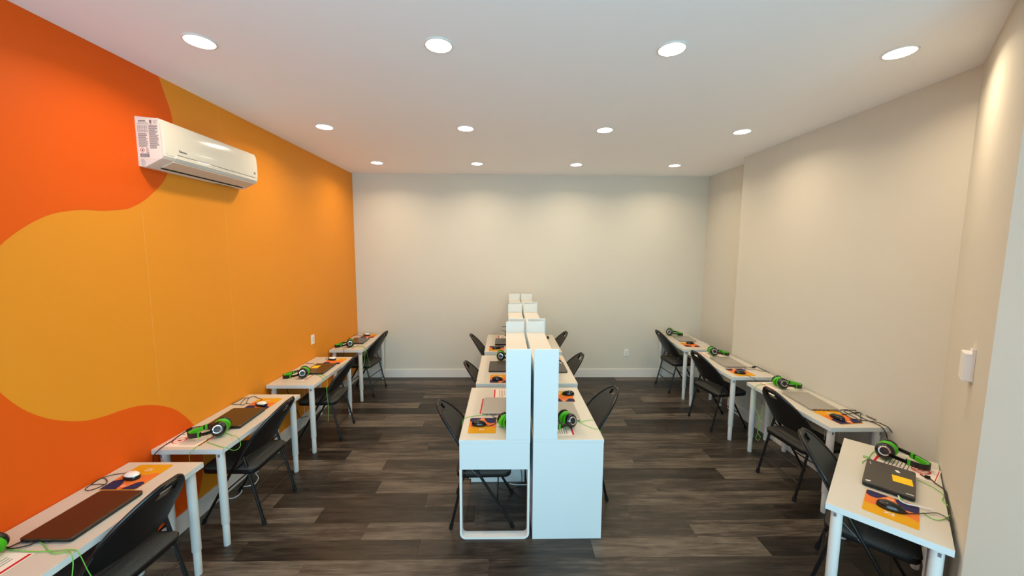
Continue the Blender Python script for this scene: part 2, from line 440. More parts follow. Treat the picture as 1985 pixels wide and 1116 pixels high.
# ---------------------------------------------------------------- wall plates
def outlet(loc, rz, label):
    t = thing('wall_outlet', label, 'outlet', loc, rz)
    MB().box((-.038, -.006, -.058), (.038, 0, .058), .003).build('cover_plate', M['white'], t)
    s_ = MB().box((-.017, -.0085, -.034), (.017, -.004, .034), .002).build('socket_face', M['trim'], t)
    g = MB()
    for z in (-.017, .017):
        g.box((-.008, -.0092, z - .006), (-.005, -.008, z + .006)).box((.005, -.0092, z - .006), (.008, -.008, z + .006)).box((-.002, -.0092, z - .011), (.002, -.008, z - .008))
    g.build('slots', M['grey'], s_)
    return t
outlet((XL, 4.545, .968), PI / 2, 'white power outlet on the orange wall above the third table')
outlet((2.0, YB, .41), 0, 'white power outlet low on the white back wall')
ang = math.atan2(CY - OY, CX - OX)
nx, ny = -math.sin(ang), math.cos(ang)
tl = .93; tx_, ty_ = CX - math.cos(ang) * tl, CY - math.sin(ang) * tl
t = thing('wall_sensor_box', 'white plastic box on the angled white wall above the front right table', 'wall box', (tx_, ty_, 1.518), ang)
MB().box((-.062, 0, -.07), (.062, .006, .078), .002).build('back_plate', M['trim'], t)
MB().box((-.05, .004, -.072), (.056, .036, .066), .004).build('cover', M['white'], t)
MB().box((-.058, .0, .066), (-.048, .012, .092), .002).build('bracket', M['trim'], t)

# ---------------------------------------------------------------- side tables
def make_table(w_, d_, h_, label):
    t = thing('side_table', label, 'table', group='white tables on round legs')
    q = MB().box((-w_ / 2, -d_ / 2, h_ - .034), (w_ / 2, d_ / 2, h_), .0015)
    q.mi = [0 if sum(q.v[i][2] for i in f) / len(f) > h_ - .001 else 1 for f in q.f]
    q.build('table_top', [M['top'], M['edge']], t)
    for sx in (-1, 1):
        for sy in (-1, 1):
            x, y = sx * (w_ / 2 - .047), sy * (d_ / 2 - .047)
            l = MB().lathe([(.0245, .165), (.0255, .167), (.0255, h_ - .036), (.03, h_ - .0345)], 18, mx=Matrix.Translation((x, y, 0))).build('leg', M['leg'], t)
            MB().lathe([(.019, 0), (.021, .003), (.021, .17)], 18, mx=Matrix.Translation((x, y, 0))).build('leg_extension', M['leg'], l)
            MB().box((x - .006 + sx * .006, y + sy * .0245 - .001, h_ - .07), (x + .006 + sx * .006, y + sy * .0245 + .002, h_ - .05)).build('leg_tag', M['grey'], l)
    return t
TZ = .73
TAB = dict(  # x, y, rz, depth, length, label
    L1=(-2.139, 1.785, 0, .462, .965, 'white round-legged table at the very front beside the orange wall'),
    L2=(-2.138, 2.897, 0, .468, .965, 'white round-legged table under the orange wall, second from the front'),
    L3=(-2.135, 4.105, 0, .468, .985, 'white round-legged table under the wall outlet on the orange wall'),
    L4=(-2.139, 5.415, .0, .442, .985, 'white round-legged table at the far end of the orange wall, touching the back corner'),
    R1=(2.725, 5.455, -.045, .47, 1.0, 'white round-legged table standing in the recess at the right back corner'),
    R2=(2.70, 4.335, -.02, .49, 1.0, 'white round-legged table in the middle of the white right wall'),
    R3=(2.738, 3.19, 0, .455, 1.0, 'white round-legged table on the white right wall, directly behind the angled table'),
    R4=(2.257, 2.027, math.atan2(.683, .731) - PI / 2, .452, 1.01, 'white round-legged table set at an angle along the slanted wall at the right front'))
for k, (x, y, rz, d, L_, lab) in TAB.items():
    t = make_table(d, L_, TZ, lab); t.location = (x, y, 0); t.rotation_euler.z = rz

# ---------------------------------------------------------------- centre desks and the shelf units on them
def make_desk(label):
    t = thing('desk', label, 'desk', group='white desks of the centre double row')
    q = MB().box((-.5, -.5, .728), (0, .5, .75), .001)
    q.mi = [0 if sum(q.v[i][2] for i in f) / len(f) > .7492 else 1 for f in q.f]
    q.build('desk_top', [M['top'], M['edge']], t)
    MB().box((-.498, -.5, .532), (-.002, -.482, .7275), .001).build('end_panel', M['edge'], t)
    fr = []
    r = .035; x0, x1, z0, z1 = -.491, -.009, .009, .532
    path = [(x0, z1), (x0, z0 + r)] + [(x0 + r - r * math.cos(a), z0 + r - r * math.sin(a)) for a in (PI / 8, PI / 4, 3 * PI / 8)] + [(x0 + r, z0)]
    path += [(x1 - r, z0)] + [(x1 - r + r * math.sin(a), z0 + r - r * math.cos(a)) for a in (PI / 8, PI / 4, 3 * PI / 8)] + [(x1, z0 + r), (x1, z1)]
    vs = []; n = len(path)
    for i, (x, z) in enumerate(path):
        a = Vector(path[max(i - 1, 0)]); b = Vector(path[min(i + 1, n - 1)]); tt = (b - a).normalized(); nn = Vector((-tt.y, tt.x)) * .008
        for s_ in (-1, 1):
            for y in (-.5, -.44): vs.append((x + nn.x * s_, y, z + nn.y * s_))
    fs = []
    for i in range(n - 1):
        A, B = i * 4, i * 4 + 4
        fs += [(A, B, B + 1, A + 1), (A + 2, A + 3, B + 3, B + 2), (A, A + 2, B + 2, B), (A + 1, B + 1, B + 3, A + 3)]
    fs += [(0, 1, 3, 2), (4 * n - 4, 4 * n - 2, 4 * n - 1, 4 * n - 3)]
    MB().add(vs, fs).build('leg_frame', M['leg'], t)
    MB().box((-.47, -.488, .0), (-.455, -.45, .004)).build('foot_glide', M['grey'], t)
    MB().box((-.016, -.48, .38), (-.002, .17, .7275), .001).build('back_panel', M['edge'], t)
    d = MB().box((-.497, -.48, .60), (-.482, .165, .722), .0015).box((-.48, -.475, .61), (-.02, .16, .62)).build('drawer', M['edge'], t)
    MB().box((-.503, -.2, .655), (-.497, -.1, .665), .002).build('drawer_handle', M['grey'], d)
    cab = MB().box((-.48, .17, .0), (0, .186, .7275)).box((-.498, .482, .0), (0, .5, .7275), .001).box((-.48, .186, .03), (-.0, .482, .046)).box((-.48, .186, .40), (-.01, .482, .414))
    cab.box((-.012, .186, .0), (-.0, .482, .7275)).build('cabinet', M['edge'], t)
    dr = MB().box((-.498, .172, .03), (-.482, .48, .5), .0015).build('door', M['edge'], t)
    MB().box((-.504, .2, .4), (-.498, .21, .47), .002).build('door_handle', M['grey'], dr)
    d2 = MB().box((-.498, .172, .506), (-.482, .48, .722), .0015).build('drawer', M['edge'], t)
    MB().box((-.504, .29, .61), (-.498, .36, .62), .002).build('drawer_handle', M['grey'], d2)
    return t
def make_shelf(label):
    t = thing('desk_shelf', label, 'shelf', group='white shelf units on the centre desks')
    for y in (-.5, .484): MB().box((-.17, y, .75), (0, y + .016, 1.4), .001).build('side_panel', M['edge'], t)
    q = MB().box((-.17, -.484, 1.283), (-.001, .484, 1.299), .001)
    q.mi = [0 if sum(q.v[i][2] for i in f) / len(f) > 1.2985 else 1 for f in q.f]
    q.build('shelf_board', [M['top'], M['edge']], t)
    MB().box((-.17, -.484, 1.0), (-.001, .484, 1.016), .001).build('shelf_board', M['edge'], t)
    MB().box((-.012, -.484, .8), (-.001, .484, 1.283)).build('back_board', M['edge'], t)
    MB().box((-.165, -.008, 1.016), (-.012, .008, 1.283)).build('divider', M['edge'], t)
    return t
DROW = [(2.487, .0), (3.60, .03), (4.765, .05)]
RN = ('front', 'middle', 'rear')
for i, (y0, dx) in enumerate(DROW):
    for side in (0, 1):
        sd = 'facing the orange wall side' if side == 0 else 'facing the white right wall side'
        x = (.181 if side == 0 else .2025) + dx
        lab = f'white desk, {RN[i]} one of the centre row, on the {"orange" if side == 0 else "white right"} wall side'
        ls = f'white shelf unit standing on the {RN[i]} centre desk of the {"orange" if side == 0 else "white right"} wall side'
        if i == 0 and side == 0:
            dk, sh = make_desk(lab), make_shelf(ls); a, b = dk, sh
        else:
            a, b = copy_tree(dk), copy_tree(sh); a['label'] = lab; b['label'] = ls
        for o in (a, b):
            o.location = (x, y0 + .5 + (.035 if (o is b and i) else 0), 0); o.rotation_euler.z = 0 if side == 0 else PI

# ---------------------------------------------------------------- folding chairs
def upy(z): return .23 - .582 * z
BW = .214
def bw(t): return BW * max(0, 1 - t ** 2.5) ** .62
def bk(x, t): return -.058 * (1 - (x / BW) ** 2)
Z0, Z1 = .535, .905
def make_chair():
    t = thing('folding_chair', '', 'chair')
    # seat pad
    out = rrect(.41, .405, .05, 5, 0, .0125); wide = [((1.03 - .12 * (y - .02)) * x, y) for x, y in out]
    def lvl(z, k): return [(x * k, .0125 + (y - .0125) * k, z) for x, y in wide]
    q = MB().rings([lvl(.402, .94), lvl(.405, .985), lvl(.412, 1), lvl(.436, 1), lvl(.447, .985), lvl(.455, .94), lvl(.461, .8), lvl(.465, .5), lvl(.466, .1)])
    q.mi = [1 if sum(q.v[i][2] for i in f) / len(f) < .437 else 0 for f in q.f]
    q.build('seat', [M['fabric'], M['vinyl']], t)
    MB().tube([(x * 1.0, y, .437) for x, y in wide], .0035, 6, closed=True).build('seat_piping', M['vinyl'], t)
    # backrest with hand slot
    NT, NS = 26, 18
    vs = []
    for i in range(NT + 1):
        tt = i / NT * .992; w_ = bw(tt); z = Z0 + (Z1 - Z0) * tt
        lo = .018 * (1 - tt) ** 3
        for j in range(NS + 1):
            x = (2 * j / NS - 1) * w_
            zz = z + lo * (1 - (x / BW) ** 2) * 1.2
            vs.append((x, upy(zz) + bk(x, tt), zz))
    bm = bmesh.new(); V = [bm.verts.new(p) for p in vs]
    for i in range(NT):
        for j in range(NS):
            tm = (i + .5) / NT * .992; xm = (2 * (j + .5) / NS - 1) * bw(tm)
            if .80 < tm < .905 and abs(xm) < .052: continue
            a = i * (NS + 1) + j
            bm.faces.new((V[a], V[a + 1], V[a + NS + 2], V[a + NS + 1]))
    loose = [v for v in bm.verts if not v.link_faces]
    bmesh.ops.delete(bm, geom=loose, context='VERTS')
    bmesh.ops.recalc_face_normals(bm, faces=bm.faces[:])
    bmesh.ops.solidify(bm, geom=bm.faces[:], thickness=.02)
    bmesh.ops.recalc_face_normals(bm, faces=bm.faces[:])
    bm.verts.index_update()
    bm.normal_update()
    q = MB().add([v.co[:] for v in bm.verts], [[v.index for v in f.verts] for f in bm.faces], True)
    q.mi = [0 if f.normal.y > .25 else 1 for f in bm.faces]; bm.free()
    q.build('backrest', [M['fabric'], M['vinyl']], t)
    # rim tube of the back
    def edge(s):
        return [(s * bw(k / 30), upy(Z0 + (Z1 - Z0) * k / 30) + bk(bw(k / 30), k / 30) - .006, Z0 + (Z1 - Z0) * k / 30) for k in range(30)]
    MB().tube(edge(1) + edge(-1)[::-1], .0105, 8).build('back_frame', M['tube'], t)
    for s in (-1, 1):
        l = MB().tube([(s * .195, .228, .012), (s * .205, upy(.3), .3), (s * BW, upy(.5), .5), (s * BW, upy(Z0) - .006, Z0 + .01)], .0105, 8).build('leg', M['tube'], t)
        MB().tube([(s * .195, .23, 0), (s * .1955, .216, .035)], .0145, 8).build('rubber_foot', M['rubber'], l)
        xr = s * .200
        l = MB().tube([(s * .205, -.232, .012), (xr, -.135, .43), (xr, -.105, .545)], .0105, 8).build('leg', M['tube'], t)
        MB().tube([(s * .205, -.235, 0), (s * .2048, -.2265, .04)], .0145, 8).build('rubber_foot', M['rubber'], l)
        MB().box((s * .2 - .003, -.14, .425), (s * .2 + .003, .03, .445), .001).build('seat_bracket', M['tube'], t)
        MB().tube([(s * .212, upy(.40) + .0, .40), (s * .2, -.118, .50)], .006, 6).build('hinge_link', M['tube'], t)
    for z in (.155, .27): MB().tube([(-.203, -.235 + .233 * z, z), (.203, -.235 + .233 * z, z)], .006, 6).build('stretcher', M['tube'], t)
    MB().tube([(-.2, upy(.2), .2), (.2, upy(.2), .2)], .006, 6).build('stretcher', M['tube'], t)
    MB().tube([(-.2, -.11, .535), (.2, -.11, .535)], .006, 6).build('stretcher', M['tube'], t)
    return t
ch = make_chair()
D = math.radians
CH = [
    (-2.06, 1.83, D(88), 'black padded folding chair tucked under the frontmost table by the orange wall'),
    (-2.05, 2.862, D(90), 'black padded folding chair at the second table by the orange wall'),
    (-2.025, 4.09, D(94), 'black padded folding chair at the table below the wall outlet'),
    (-2.07, 5.36, D(84), 'black padded folding chair at the last table by the orange wall, nearest the back wall'),
    (2.63, 5.45, D(-86), 'black padded folding chair in the right back corner'),
    (2.595, 4.31, D(-82), 'black padded folding chair at the middle table of the white right wall'),
    (2.64, 3.09, D(-86), 'black padded folding chair just behind the chair of the angled table'),
    (2.215, 2.068, D(-136), 'grey-looking padded folding chair turned to the slanted wall at the angled table'),
    (-.165, 2.80, D(-90), 'charcoal padded folding chair at the front centre desk, seen through the open leg frame'),
    (-.07, 3.86, D(-88), 'dark padded folding chair at the middle centre desk, orange wall side'),
    (-.13, 5.17, D(-87), 'dark padded folding chair at the rear centre desk, orange wall side'),
    (.615, 3.09, D(92), 'charcoal padded folding chair at the front centre desk, white right wall side'),
    (.54, 4.15, D(92), 'dark padded folding chair at the middle centre desk, white right wall side'),
    (.55, 5.31, D(92), 'dark padded folding chair at the rear centre desk, white right wall side')]
for i, (x, y, r, lab) in enumerate(CH): place(ch, i > 0, (x, y, 0), r, lab, 'black folding chairs')

# ---------------------------------------------------------------- laptops
def laptop(key, x, y, z, rz, w_, l_, m, label, note=None, marks=(), th=.02, logo=False):
    """w_ along local x (depth), l_ along local y (width)"""
    t = thing('laptop', label, 'laptop', (x, y, z), rz, 'closed laptops on the tables')
    out = rrect(w_, l_, .012, 4); ins = lambda k, zz: [(a * (1 - k / w_ * 2), b * (1 - k / l_ * 2), zz) for a, b in out]
    hb = th * .58
    MB().rings([ins(.006, .002), ins(.001, .004), ins(0, hb - .001), ins(.0015, hb)], smooth=False).build('base', M['black'] if m != 'silver' else M['silver'], t)
    lid = MB().rings([ins(.0015, hb + .0008), ins(0, hb + .0018), ins(0, th - .0015), ins(.002, th)], smooth=False).build('lid', M[m], t)
    f = MB()
    for sx in (-1, 1):
        for sy in (-1, 1): f.box((sx * (w_ / 2 - .025) - .006, sy * (l_ / 2 - .03) - .01, 0), (sx * (w_ / 2 - .025) + .006, sy * (l_ / 2 - .03) + .01, .0025))
    f.build('rubber_feet', M['rubber'], t)
    pm = MB()
    for k in range(4): pm.box((-w_ / 2 * .75 + k * .034, -l_ / 2 - .0006, .0045), (-w_ / 2 * .75 + k * .034 + .016, -l_ / 2 + .002, .0085))
    pm.build('side_ports', M['rubber'], t)
    if note:
        nx_, ny_, nw, nl, nr = note
        MB().box((-nw / 2, -nl / 2, 0), (nw / 2, nl / 2, .0005), mx=Matrix.Translation((nx_, ny_, th)) @ Matrix.Rotation(nr, 4, 'Z')).build('sticky_note', M['note'], lid)
    for mx_, my_, mw, ml, mr in marks:
        MB().box((-mw / 2, -ml / 2, 0), (mw / 2, ml / 2, .0004), mx=Matrix.Translation((mx_, my_, th)) @ Matrix.Rotation(mr, 4, 'Z')).build('lid_mark_or_shine', M['white'], lid)
    if logo:
        b = MB()
        for k in range(18):
            a, a2 = 2 * PI * k / 18, 2 * PI * (k + 1) / 18
            b.add([(r * math.cos(q_), r * math.sin(q_), th + .0003) for r, q_ in ((.011, a), (.014, a), (.014, a2), (.011, a2))], [(0, 1, 2, 3)])
        b.box((-.005, -.004, th), (.005, -.002, th + .0003)).box((-.005, .002, th), (.005, .004, th + .0003))
        b.build('lid_logo', M['chrome'], lid)
    return t
laptop('L1', -2.10, 1.785, TZ, 0, .236, .345, 'lid', 'large dark laptop closed on the frontmost table, mirroring the orange wall', th=.022)
laptop('L2', -2.125, 2.865, TZ, .05, .262, .33, 'lid', 'dark laptop on the second table, behind green headphones and a red prohibition sheet', th=.024)
laptop('L3', -2.08, 4.10, TZ, .04, .225, .352, 'lid', 'dark brown-looking laptop with a yellow note by the orange wall', note=(-.06, .04, .075, .1, 0))
laptop('L4', -2.15, 5.40, TZ, .06, .225, .34, 'lid', 'small dark laptop on the last table by the orange wall', marks=((.085, .13, .012, .05, .3),))
laptop('R1', 2.755, 5.56, TZ, -.12, .245, .335, 'silver', 'thin silver laptop on the table in the right back corner', th=.018)
laptop('R2', 2.70, 4.345, TZ, -.08, .25, .39, 'silver', 'silver laptop on the middle table of the white right wall', th=.02)
laptop('R3', 2.74, 3.18, TZ, -.1, .23, .39, 'silver', 'silver laptop beside a tangle of black cables on the right wall table', th=.02)
laptop('R4', 2.273, 2.03, TZ, -.845, .212, .345, 'lidgrey', 'dark grey laptop with a yellow note on the angled table', note=(.053, -.003, .082, .085, .08), th=.03,
       marks=((.031, .102, .016, .026, .3), (-.088, .112, .004, .026, .2), (-.081, -.149, .022, .012, .5), (.085, -.155, .03, .006, 0)))  # third entry is a diagonal shine painted on the lid as a white patch
DZ = .75
laptop('CL1', -.062, 3.042, DZ, 0, .24, .32, 'silver', 'silver laptop on the front centre desk, orange wall side, lying on a red-edged strip', th=.02, logo=True)
laptop('CR1', .472, 2.937, DZ, 0, .24, .34, 'silver', 'silver laptop behind green headphones on the front centre desk, white right wall side', th=.02, logo=True)
laptop('CL2', -.055, 4.115, DZ, .0, .245, .345, 'lidgrey', 'graphite laptop below green headphones on the middle centre desk', th=.02, logo=True)
laptop('CL3', -.02, 5.25, DZ, .0, .24, .335, 'lid', 'black laptop on the rear centre desk, orange wall side', th=.026)
laptop('CR2', .565, 4.10, DZ, .0, .24, .36, 'lid', 'black laptop with a pale mark on the middle centre desk, white right wall side', th=.02, marks=((.085, .13, .012, .05, .5),))

# ---------------------------------------------------------------- mouse pads
def make_pad():
    t = thing('mouse_pad', '', 'mouse pad')
    W_, L_ = .205, .245
    MB().prism(rrect(W_, L_, .012, 4), 0, .003).build('pad', M['pad_a'], t)
    def band(pts, lo): return [(W_ * (u - .5) * .985, L_ * (.5 - v) * .985) for u, v in pts]
    sm = lambda pts: [(p.x, p.y) for p in smooth([(a, b, 0) for a, b in pts], 4)]
    low = sm([(0, .62), (.15, .64), (.32, .56), (.5, .58), (.7, .6), (.85, .64), (1, .70)])
    MB().prism(band([(0, .05)] + low + [(1, .05), (.96, .005), (.04, .005)], 0), .003, .0032).build('orange_print', M['pad_o'], t)
    n1 = sm([(0, .22), (.1, .29), (.24, .27), (.33, .14), (.40, .06)])
    n2 = sm([(.56, .06), (.6, .2), (.7, .34), (.82, .38), (1, .33)])
    nv = MB().prism(band([(.04, .006), (0, .05)] + n1 + [(.42, .006)], 0), .0032, .0034)
    nv.prism(band([(.53, .006)] + n2 + [(1, .05), (.96, .006)], 0), .0032, .0034).build('navy_print', M['pad_n'], t)
    g = MB()
    random.seed(11)
    for k in range(9):
        a = k * 2 * PI / 9
        g.tube([(.0 + .008 * math.cos(a), -.068 + .006 * math.sin(a), .0034), (.0 + .03 * math.cos(a + .4) * (1 if k % 2 else .6), -.068 + .016 * math.sin(a + .4), .0034)], .0012, 4)
    g.build('white_print', M['white'], t)
    MB().tube(smooth([(-.02, .088, .0034), (-.008, .096, .0034), (.006, .094, .0034), (.004, .084, .0034), (-.01, .084, .0034), (-.018, .09, .0034)], 3), .0011, 4).build('swirl_print', M['white'], t)
    return t
pad = make_pad()
PADS = [
    (-2.165, 2.112, TZ, PI, 'mouse pad beyond the big dark laptop on the frontmost table by the orange wall'),
    (-2.11, 3.158, TZ, PI, 'mouse pad at the far end of the second table by the orange wall'),
    (-2.055, 4.41, TZ, PI, 'mouse pad at the far end of the table below the wall outlet'),
    (-2.125, 5.745, TZ, PI, 'mouse pad at the back wall end of the last table by the orange wall'),
    (2.675, 5.215, TZ, PI - .1, 'mouse pad at the near end of the right back corner table'),
    (2.633, 3.997, TZ, 0, 'mouse pad, navy end away, on the middle table of the white right wall'),
    (2.722, 2.872, TZ, PI + .1, 'mouse pad, navy end near, on the table behind the angled table'),
    (2.041, 1.799, TZ, math.atan2(.156, .18) - PI / 2, 'mouse pad on the near end of the angled table'),
    (-.168, 2.707, DZ, 0, 'mouse pad on the front centre desk, orange wall side'),
    (.52, 3.262, DZ, PI, 'mouse pad behind the silver laptop of the front centre desk, white right wall side'),
    (-.05, 3.737, DZ, PI, 'mouse pad on the middle centre desk, orange wall side'),
    (-.11, 4.93, DZ, 0, 'mouse pad on the rear centre desk, orange wall side'),
    (.58, 4.45, DZ, PI, 'mouse pad mostly hidden by the shelf of the middle centre desk, white right wall side')]
for i, (x, y, z, r, lab) in enumerate(PADS): place(pad, i > 0, (x, y, z), r, lab, 'orange and navy mouse pads')

# ---------------------------------------------------------------- mice (front points to local +y)
def make_mouse(topm, name='computer_mouse'):
    t = thing(name, '', 'mouse')
    def lvl(z, k, dy=0):
        out = []
        for j in range(20):
            a = 2 * PI * j / 20; c, s_ = math.cos(a), math.sin(a)
            w_ = .031 * (1 - .1 * s_) ; out.append((w_ * k * c * (1 if abs(c) < .99 else 1), (.056 * k * s_) + dy, z))
        return out
    MB().rings([lvl(.0, .93), lvl(.003, 1), lvl(.012, 1.0), lvl(.015, .98)]).build('base', M['black'], t)
    def dome(z, k, dy): return [(x, y + dy, z - .10 * max(0, y) * (z - .015) / .02) for x, y, _ in lvl(z, k)]
    q = MB().rings([dome(.015, .975, 0), dome(.022, .93, -.001), dome(.029, .8, -.002), dome(.034, .58, -.004), dome(.0365, .3, -.006), dome(.037, .06, -.007)])
    q.mi = [1 if sum(q.v[i][1] for i in f) / len(f) > .026 or sum(q.v[i][2] for i in f) / len(f) < .021 else 0 for f in q.f]
    q.build('top_shell', [topm, M['gloss']], t)
    MB().lathe([(.006, -.003), (.008, -.0015), (.008, .0015), (.006, .003)], 12, mx=Matrix.Translation((0, .03, .023)) @ Matrix.Rotation(PI / 2, 4, 'Y')).build('scroll_wheel', M['rubber'], t)
    MB().tube([(0, .054, .008), (0, .068, .006)], [.003, .0018], 6).build('strain_relief', M['rubber'], t)
    return t
mw = make_mouse(M['white']); mk = make_mouse(M['gloss'])
